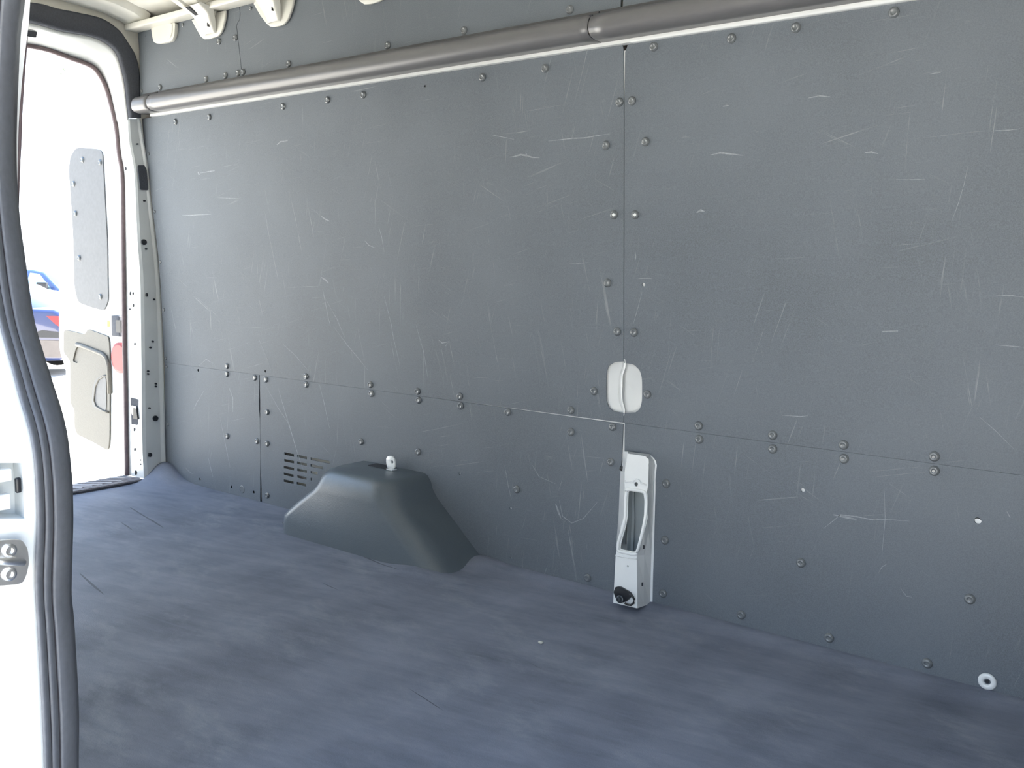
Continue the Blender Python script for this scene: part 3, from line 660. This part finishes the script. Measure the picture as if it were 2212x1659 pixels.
# ------------------------------------------------------------------ wheel arch cover
def arch():
    YI = 2.112
    lv = []                                # rings from the floor up; each ring: a closed-ish outline from the wall, round the inside, back to the wall
    def ring(z, xl, xr, yi, rl=.05, rr=.07, n_=8):
        pts = [(xl, YW + .01, z)]
        pts += [(xl + rl * (1 - math.cos(t)), yi + rl * (1 - math.sin(t)), z) for t in [k * math.pi / 2 / n_ for k in range(n_ + 1)]]
        pts += [(xr - rr * (1 - math.sin(t)), yi + rr * (1 - math.cos(t)), z) for t in [k * math.pi / 2 / n_ for k in range(n_ + 1)]]
        pts += [(xr, YW + .01, z)]
        return pts
    H = .243
    xl0_, xl1, xr0_, xr1 = -2.70, -2.475, -1.885, -2.18
    for k in range(13):
        s = k / 12
        if s < .72:
            q = s / .72; z = ZF - .01 + (H - .055 - ZF) * q; q2 = max(0, q - .36) / .64; q2 = q2 * (1 - .10 * (1 - q2))
            lv.append(ring(z, xl0_ + (xl1 - .045 - xl0_) * q2, xr0_ + (xr1 + .05 - xr0_) * q, YI + .012 * q, .06, .085))
        else:
            a = (s - .72) / .28 * math.pi / 2; z = H - .065 + .065 * math.sin(a); ins = .052 * (1 - math.cos(a))
            lv.append(ring(z, xl1 - .045 + .01 * math.sin(a) + ins * .6, xr1 + .05 - .01 * math.sin(a) - ins * .7, YI + .012 + ins, .06, .085))
    n_ = len(lv[0]); vs = [p for r in lv for p in r]
    fs = [(i * n_ + k, i * n_ + k + 1, (i + 1) * n_ + k + 1, (i + 1) * n_ + k) for i in range(len(lv) - 1) for k in range(n_ - 1)]
    fs.append(tuple((len(lv) - 1) * n_ + k for k in range(n_)))
    o = mesh('wheel_arch_cover', vs, fs, M_ARCH, smooth=True)
    tag(o, 'moulded dark plastic wheel arch box on the floor against the wall', 'wheel arch')
    return o
wa = arch()
# thin pale bead along its foot
b = MB(); b.tube([onZ(x, y, ZF + .004) for x, y in ((611, 1129), (640, 1152), (700, 1170), (770, 1190), (835, 1208), (862, 1215))], .002, 6); b.build('foot_bead', M_RAIL, wa, True)
# tie-down ring on top of the arch, its square cut-out
ring_e = empty('tie_down_ring', onY(843, 1008, 2.30)); tag(ring_e, 'small white metal tie-down eye standing on top of the wheel arch', 'tie-down ring')
EP = Plane((0, 2.30, 0), (1, 0, 0), (0, 0, 1), (0, -1, 0)); e_ = EP.uv
pl_ = plate('eye', EP, smooth_poly([e_(837, 1012), e_(834, 1000), e_(834, 990), e_(838, 985), e_(846, 985), e_(852, 992), e_(853, 1004), e_(852, 1012)], .35), [circ(e_(847, 998), .006, 12)], .006, M_WHITE, ring_e); bevel(pl_, .002, 2)
b = MB(); c = onZ(828, 1010, .246); b.obox(onZ(826, 1008, .244), (.050, 0, 0), (0, .022, 0), (0, 0, .002)); b.build('pocket', M_BLACK, ring_e)
b = MB(); b.obox(onZ(846, 1014, .246), (.014, 0, 0), (0, .012, 0), (0, 0, .002)); b.build('foot', M_GREY, ring_e)

# ------------------------------------------------------------------ white post foot between the lower panels
pf = empty('post_foot', (-1.31, 2.3, ZF)); tag(pf, 'white stamped metal post foot with a tall opening, standing between two lower wall panels', 'post')
FN = Plane((0, 2.25, 0), (1, 0, 0), (0, .05 / .46, 1), (0, -1, .05 / .46)); f = FN.uv
low_o = [f(1356, 980), f(1380, 983), f(1394, 986), f(1401, 992), f(1400, 1047), f(1397, 1062), f(1399, 1075), f(1398, 1120), f(1393, 1140), f(1376, 1196), f(1375, 1206), f(1376, 1314), f(1325, 1302), f(1330, 1197), f(1334, 1190), f(1334, 1180), f(1342, 1135), f(1349, 1115), f(1350, 1060), f(1350, 1045), f(1350, 1020)]
win = smooth_poly([f(1357, 1060), f(1390, 1066), f(1392, 1082), f(1391, 1114), f(1384, 1150), f(1373, 1193), f(1340, 1186), f(1341, 1174), f(1352, 1135), f(1355, 1118), f(1356, 1082)], .18, 3)
plate('front_face', FN, low_o, [win, circ(f(1374, 1046), .0062, 14), circ(f(1356, 1223), .003, 10)], .006, M_WHITE, pf)
# rim around the opening
b = MB(); rim = [FN.at(q[0], q[1], .001) for q in smooth_poly([f(1353, 1056), f(1394, 1062), f(1397, 1084), f(1395, 1116), f(1388, 1152), f(1376, 1199), f(1335, 1190), f(1336, 1172), f(1348, 1134), f(1351, 1116), f(1352, 1082)], .2, 3)]
b.tube(rim, .005, 8, closed=True); b.build('opening_rim', M_WHITE, pf, True)
rr_ = [(986, 1394, 1403), (992, 1399, 1409), (998, 1401, 1413), (1007, 1400, 1415), (1047, 1400, 1411), (1062, 1397, 1411), (1075, 1399, 1411), (1120, 1398, 1410), (1150, 1391, 1409), (1200, 1375, 1407), (1260, 1375.5, 1405), (1314, 1376, 1404)]
def skew(y, x): return y
rows = []
for (y, xa, xb) in rr_:
    yb = y - (6 if y > 1250 else 2) - (4 if y > 1310 else 0)
    pa = FN.p3(xa, y); pb = onY(xb, yb, YW - .002)
    rows.append([pa, pa.lerp(pb, .5), pb, pb + Vector((.006, .004, 0))])
o = grid('side_face', rows, M_WHITE, pf, smooth=False); solid(o, .002, 0)
ll_ = [(976, 1347, 1356), (1000, 1345, 1352), (1020, 1341, 1350), (1060, 1339, 1350), (1115, 1337, 1348), (1150, 1334, 1340), (1181, 1331, 1334), (1197, 1329, 1331), (1250, 1327, 1328), (1302, 1324, 1325)]
rows = [[onY(xa, y, YW - .002) if y < 1190 else FN.p3(xb, y) + Vector((.002, .05, 0)), FN.p3(xb, y)] for (y, xa, xb) in ll_]
o = grid('side_face', rows, M_WHITE, pf, smooth=False); solid(o, .002, 0)
rows = [[onY(1347, 973, YW - .003), onY(1375, 978, YW - .003), onY(1404, 981, YW - .003)], [onY(1350, 975, 2.33), onY(1376, 979, 2.33), onY(1402, 984, 2.33)], [FN.p3(1356, 980), FN.p3(1380, 983), FN.p3(1394, 986)]]
grid('top_face', rows, M_WHITE, pf)
# overlap step of the upper piece
b = MB(); b.tube([FN.p3(x, y, .002) for x, y in ((1349, 1038), (1352, 1041), (1366, 1042), (1369, 1037), (1375, 1035), (1381, 1038), (1384, 1044), (1397, 1048))], .0022, 6); b.build('overlap_edge', M_WHITE, pf, True)
b = MB(); b.tube([FN.p3(x, y, .001) for x, y in ((1330, 1200), (1345, 1203), (1362, 1206), (1375, 1207))], .002, 6); b.build('overlap_edge', M_WHITE, pf, True)
# inside of the opening
inn = mat('inner_channel_grey', (.42, .46, .47), .5, noise=.1, scale=12)  # mid grey, darker than the front face
b = MB(); x_a, x_b = f(1335, 1180)[0] - .05, f(1400, 1100)[0] + .02
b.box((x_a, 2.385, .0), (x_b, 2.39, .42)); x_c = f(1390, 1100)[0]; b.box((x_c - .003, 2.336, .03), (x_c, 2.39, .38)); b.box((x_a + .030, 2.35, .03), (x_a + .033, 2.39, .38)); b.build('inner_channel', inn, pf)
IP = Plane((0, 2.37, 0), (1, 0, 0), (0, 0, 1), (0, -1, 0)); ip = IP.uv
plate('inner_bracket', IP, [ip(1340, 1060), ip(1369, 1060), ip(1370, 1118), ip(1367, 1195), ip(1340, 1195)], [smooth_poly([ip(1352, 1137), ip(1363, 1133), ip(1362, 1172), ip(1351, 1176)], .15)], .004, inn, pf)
# black rubber bung on the left edge, slots on the side face
b = MB(); c = onY(1343, 1012, 2.325); b.lathe(c, (0, -1, 0), [(.007, -.005), (.0075, .002), (.005, .005)], 12); b.build('bung', M_BLACK, pf, True)
for (x, y) in ((1390.5, 1182), (1387.5, 1262)):
    pa = onY(x, y, 2.30); b = MB(); b.obox(onp(x, y, (-1.235, 2.30, 0), Vector((.96, -.28, 0))) , (.0015, 0, 0), (.0004, .0014, 0), (0, 0, .005)); b.build('slot', M_DARK, pf)
# tie-down at its base
td = empty('tie_down_ring', FN.p3(1340, 1290)); tag(td, 'black tie-down bracket with bolt and D-ring at the base of the white post', 'tie-down ring')
TP = FN.off(.009)
o = plate('bracket', TP, smooth_poly([TP.uv(1329, 1268), TP.uv(1338, 1267), TP.uv(1362, 1281), TP.uv(1361, 1291), TP.uv(1352, 1300), TP.uv(1340, 1303), TP.uv(1333, 1300), TP.uv(1325, 1280)], .25), [], .009, M_BLACK, td); bevel(o, .002, 2)
b = MB(); b.lathe(TP.p3(1340, 1294, 0), FN.N, [(.0115, 0), (.0115, .004), (.008, .005), (.0078, .011), (.0068, .012), (.004, .0122), (.0035, .008)], 18); b.build('bolt', mat('dark_bolt', (.10, .11, .12), .35, metal=.7, noise=.1, scale=60), td)
b = MB(); b.tube([TP.p3(x, y, .002) for x, y in ((1360, 1283), (1366, 1287), (1370, 1295), (1369, 1302), (1363, 1307), (1355, 1306), (1350, 1303))], .0033, 8); b.build('d_ring', M_BLACK, td, True)

# ------------------------------------------------------------------ open rear door
dr = empty('rear_door', (-3.95, 2.3, -.05)); tag(dr, 'white rear van door swung open outside, grey liner on its window area', 'door')
DP = Plane((0, 2.30, 0), (1, 0, 0), (0, 0, 1), (0, -1, 0)); d = DP.uv
# door shell
oD = [d(268, 1030), d(146, 1062), d(143, 980), d(142, 900), d(142, 800), d(138, 785), d(131, 765), d(127, 740), d(127, 400), d(129, 220), d(140, 165), d(165, 148), d(215, 170), d(240, 240), d(262, 330)]
o = plate('door_shell', DP, smooth_poly(oD, .08, 2), [], .05, M_WHITE, dr); bevel(o, .006, 2)
o = plate('window_liner', DP.off(.006), smooth_poly([d(167, 319), d(223, 323), d(226, 372), d(230, 450), d(234, 520), d(235, 600), d(236, 650), d(227, 671), d(200, 664), d(171, 653), d(163, 620), d(162, 560), d(160, 500), d(155, 420), d(151, 370), d(154, 340)], .25), [], .005, M_DPANEL, dr)
for q in ((178, 345), (216, 351), (159, 397), (163, 461), (171, 557), (217, 641)): rivet(DP.off(.006), q[0], q[1], o, 1.1)
low = plate('lower_trim', DP.off(.008), smooth_poly([d(141, 712), d(160, 716), d(180, 721), d(188, 720), d(193, 711), d(215, 719), d(240, 728), d(240, 975), d(205, 955), d(170, 938), d(164, 922), d(164, 885), d(155, 870), d(155, 780), d(140, 760)], .2), [smooth_poly([d(160, 780), d(167, 752), d(172, 748), d(184, 752), d(179, 772), d(170, 785)], .25)], .008, M_DTRIM, dr)
plate('pull_pocket', DP.off(.0015), smooth_poly([d(158, 783), d(166, 746), d(188, 748), d(183, 776), d(170, 790)], .2), [], .002, M_DTRIM, low)
b = MB(); b.tube([DP.p3(x, y, .010) for x, y in ((166, 744), (180, 748), (200, 756), (222, 765), (230, 772), (235, 790), (237, 850))], .011, 8); b.build('moulded_ridge', M_DTRIM, low, True)
plate('vent_recess', DP.off(.011), smooth_poly([d(203, 870), d(205, 835), d(212, 818), d(224, 811), d(234, 813), d(234, 890), d(222, 888), d(208, 880)], .3), [], .004, M_DPANEL, low)
b = MB(); b.tube([DP.p3(x, y, .012) for x, y in ((234, 891), (222, 887), (208, 878), (203.5, 865), (206, 836), (213, 819), (224, 812), (234, 813))], .005, 8); b.build('vent_rim', M_DTRIM, low, True)
b = MB(); c = DP.p3(254, 704, .010); lx = abs(d(246, 704)[0] - d(263, 704)[0]) / 2; lz = abs(d(254, 682)[1] - d(254, 726)[1]) / 2
b.obox(c, (lx, 0, 0), (0, .012, 0), (0, 0, lz)); la = bevel(b.build('latch', M_COVER, dr), .004)
b = MB(); b.obox(DP.p3(257, 705, .024), (lx * .55, 0, 0), (0, .004, 0), (0, 0, lz * .6)); b.build('latch_jaw', M_BLACK, la)
b = MB(); c = DP.p3(262, 773, .001); b.lathe(c, (0, -1, 0), [(.072, 0), (.072, .010), (.06, .013), (.0, .013)][:3], 28); b.build('reflector', M_RED, dr)
plate('sticker', DP.off(.001), [d(232, 693), d(237, 694), d(237, 706), d(232, 706)], [], .001, M_YEL, dr)

# ------------------------------------------------------------------ outside: lot, cars, tree
def gz(x, y): return -.72 - max(0, -x - 12) * .036
rows = []
for i in range(80):
    x = 40 - 160 * (i / 79)
    rows.append([(x, y, gz(x, y)) for y in (-60, -30, -10, -3, 0, 3, 6, 10, 20, 40, 90)])
gnd = grid('ground', rows, M_LOT); tag(gnd, kind='structure')
wsp = onp(150, 975, (0, 0, -.64), Vector((0, 0, 1)))
b = MB(); dvec = Vector((.792, .61, 0)).normalized(); nvec = Vector((-.61, .792, 0))
ws_ = empty('wheel_stop', wsp); tag(ws_, 'low pale concrete wheel stop on the ground behind the ribbed seal', 'wheel stop')
e1 = onZ(159, 990, -.72)
c = e1 - dvec * .9; prof_w = [(-.09, 0), (.09, 0), (.06, .13), (-.06, .13)]
vs = [c + dvec * s * .9 + nvec * a + Vector((0, 0, h)) for s in (-1, 1) for a, h in prof_w]
o = mesh('block', vs, [(0, 1, 2, 3), (7, 6, 5, 4), (0, 4, 5, 1), (1, 5, 6, 2), (2, 6, 7, 3), (3, 7, 4, 0)], mat('wheel_stop_concrete', (.13, .155, .19), .8, noise=.1, scale=12), ws_); bevel(o, .01, 2)

def vehicle(name, label, px, depth, flip, body, roof, glass, paint, width, wheels, wr, cabin, extras=None):
    """px: pixel column where the vehicle's right end stands; body/roof profiles in metres (s to the left, z)"""
    d_ = ray(px, 600); p = EYE + d_ * depth; base = Vector((p.x, p.y, gz(p.x, p.y)))
    e = empty(name, base); tag(e, label, 'car' if 'pickup' not in name else 'truck')
    def P(s, z, w_): return base - dvec * s + nvec * w_ + Vector((0, 0, z))
    n_ = len(body); vs = [P(s, z, w_) for w_ in (0, width) for s, z in body]
    fs = [tuple(range(n_)), tuple(range(2 * n_ - 1, n_ - 1, -1))] + [(i, (i + 1) % n_, n_ + (i + 1) % n_, n_ + i) for i in range(n_)]
    o = mesh('body', vs, fs, paint, e); bevel(o, .07, 3, 25)
    n_ = len(roof); vs = []
    for w_, q in ((0, 1), (width, -1)):
        for s, z in roof: vs.append(P(s, z, w_ + q * (.04 + .30 * max(0, z - cabin))))
    fs = [tuple(range(n_)), tuple(range(2 * n_ - 1, n_ - 1, -1))] + [(i, (i + 1) % n_, n_ + (i + 1) % n_, n_ + i) for i in range(n_)]
    o = mesh('cabin', vs, fs, paint, e); bevel(o, .05, 3, 25)
    for g_ in glass:
        k = len(g_); vs = [P(s, z, .03 + .30 * max(0, z - cabin)) for s, z in g_]
        vs += [v + nvec * .02 for v in vs]
        mesh('window', vs, [tuple(range(k)), tuple(range(2 * k - 1, k - 1, -1))] + [(i, (i + 1) % k, k + (i + 1) % k, k + i) for i in range(k)], M_GLASS, e)
    for s in wheels:
        for w_ in (.02, width - .24):
            b = MB(); b.lathe(P(s, wr, w_), nvec, [(wr * .6, 0), (wr * .92, 0), (wr, .04), (wr, .18), (wr * .92, .22), (wr * .6, .22)], 28); t_ = b.build('wheel', M_TYRE, e, True)
            b = MB(); b.lathe(P(s, wr, w_ + .015), nvec, [(wr * .62, 0), (wr * .5, -.01), (wr * .12, -.015), (wr * .1, .02)], 20); b.build('hub', M_CHROME, t_)
    if extras: extras(e, P)
    return e
sedan_b = [(.02, .35), (.0, .55), (.05, .92), (.25, 1.02), (1.0, 1.05), (1.1, .98), (3.4, .93), (4.3, .80), (4.6, .62), (4.65, .35), (4.5, .22), (4.05, .22), (3.98, .45), (3.7, .60), (3.42, .45), (3.35, .22),
           (1.35, .22), (1.28, .45), (1.0, .60), (.72, .45), (.65, .22), (.1, .25)]
sedan_r = [(.55, .98), (1.25, 1.36), (1.7, 1.43), (2.3, 1.42), (3.2, .95)]
sg = [[(.85, 1.02), (1.3, 1.32), (1.75, 1.38), (1.8, 1.02)], [(1.88, 1.02), (1.85, 1.38), (2.3, 1.36), (2.95, 1.0)]]
def sedan_extra(e, P):
    def strip(nm, pts, m_, off):
        k = len(pts); vs = [P(s, z, off) for s, z in pts] + [P(s, z, off + .05) for s, z in pts]
        return mesh(nm, vs, [tuple(range(k)), tuple(range(2 * k - 1, k - 1, -1))] + [(i, (i + 1) % k, k + (i + 1) % k, k + i) for i in range(k)], m_, e)
    strip('tail_light', [(.0, .80), (.06, .93), (.34, .93), (.20, .80), (.06, .72)], M_RED, -.012)
    strip('bumper', [(-.01, .30), (-.03, .52), (.02, .56), (.62, .56), (.66, .30)], mat('bumper_plastic', (.10, .085, .08), .4, noise=.1, scale=10), -.015)
    strip('side_trim', [(.02, .60), (.05, .68), (.42, .71), (.66, .64), (.60, .60)], M_BLACK, -.014)
vehicle('sedan', 'dark blue car with a red tail light seen between the seal and the rear door', 146, 14, 0, sedan_b, sedan_r, sg, M_BLUE, 1.8, (1.0, 3.7), .32, 1.0, sedan_extra)
vehicle('sedan', 'white car parked behind the dark blue one, mostly washed out by sun', 190, 18, 0, sedan_b, [(s, z * .92) for s, z in sedan_r], [[(s, z * .92) for s, z in g_] for g_ in sg], M_CARW, 1.8, (1.0, 3.6), .34, 1.05, sedan_extra)
pb = [(.05, .5), (0, .9), (.1, 1.12), (1.3, 1.22), (3.4, 1.25), (5.6, 1.22), (5.7, .6), (5.5, .45), (4.9, .45), (4.8, .75), (4.5, .85), (4.2, .75), (4.1, .45), (1.7, .45), (1.6, .75), (1.25, .85), (.9, .75), (.8, .45), (.2, .42)]
prf = [(1.25, 1.2), (1.9, 1.80), (2.2, 1.86), (3.1, 1.85), (3.35, 1.2)]
pg = [[(1.55, 1.26), (2.0, 1.76), (2.25, 1.79), (2.38, 1.26)], [(2.46, 1.26), (2.38, 1.79), (3.0, 1.78), (3.12, 1.26)]]
def pk_extra(e, P):
    b = MB(); b.obox(P(1.78, 1.46, -.12), dvec * .13, nvec * .06, (0, 0, .09)); bevel(b.build('mirror', M_BLACK, e), .02)
vehicle('pickup_truck', 'pale blue pickup truck cab with a black mirror, farthest of the parked vehicles', 244, 24, 0, pb, prf, pg, M_PUBLUE, 1.95, (1.25, 4.5), .38, 1.2, pk_extra)
# far leafy branch tips over the door
tr = empty('tree', EYE + ray(135, 600) * 38); tr.location.z = gz(tr.location.x, 0); tag(tr, 'sparse far tree top washed out above the open rear door', 'tree')
b = MB(); top = EYE + ray(138, 152) * 38
b.tube([tr.location, Vector(tr.location).lerp(top, .5) + Vector((.1, .1, 0)), top], .012, 6); b.build('trunk', mat('pale_bark', (.75, .75, .72), .8, noise=.1), tr, True)
b = MB()
for (x, y, a_, h_) in ((138, 150, .09, .05), (133, 159, .10, .03), (116, 183, .03, .035), (110, 190, .025, .035), (140, 187, .045, .05), (131, 200, .03, .03), (139, 200, .05, .05), (137, 211, .04, .02), (139, 221, .025, .025)):
    for k in range(7):
        c = EYE + ray(x + random.uniform(-2, 2), y + random.uniform(-2, 2)) * (38 + random.uniform(-.2, .2))
        b.lathe(c, (random.uniform(-1, 1), random.uniform(-1, 1), 1), [(.002, -h_ * .4), (a_ * .35, 0), (.002, h_ * .5)], 6)
b.build('foliage', M_LEAF, tr)

# a pale crumb on the floor mat
b = MB(); c = onZ(1168, 1388, ZF + .003); b.lathe(c, (0, .2, 1), [(.003, -.003), (.0075, 0), (.006, .003), (.002, .004)], 9)
tag(b.build('pebble', mat('pale_pebble', (.5, .5, .44), .7, noise=.2, scale=200), None, True), 'tiny pale pebble lying alone on the dark floor mat', 'pebble')
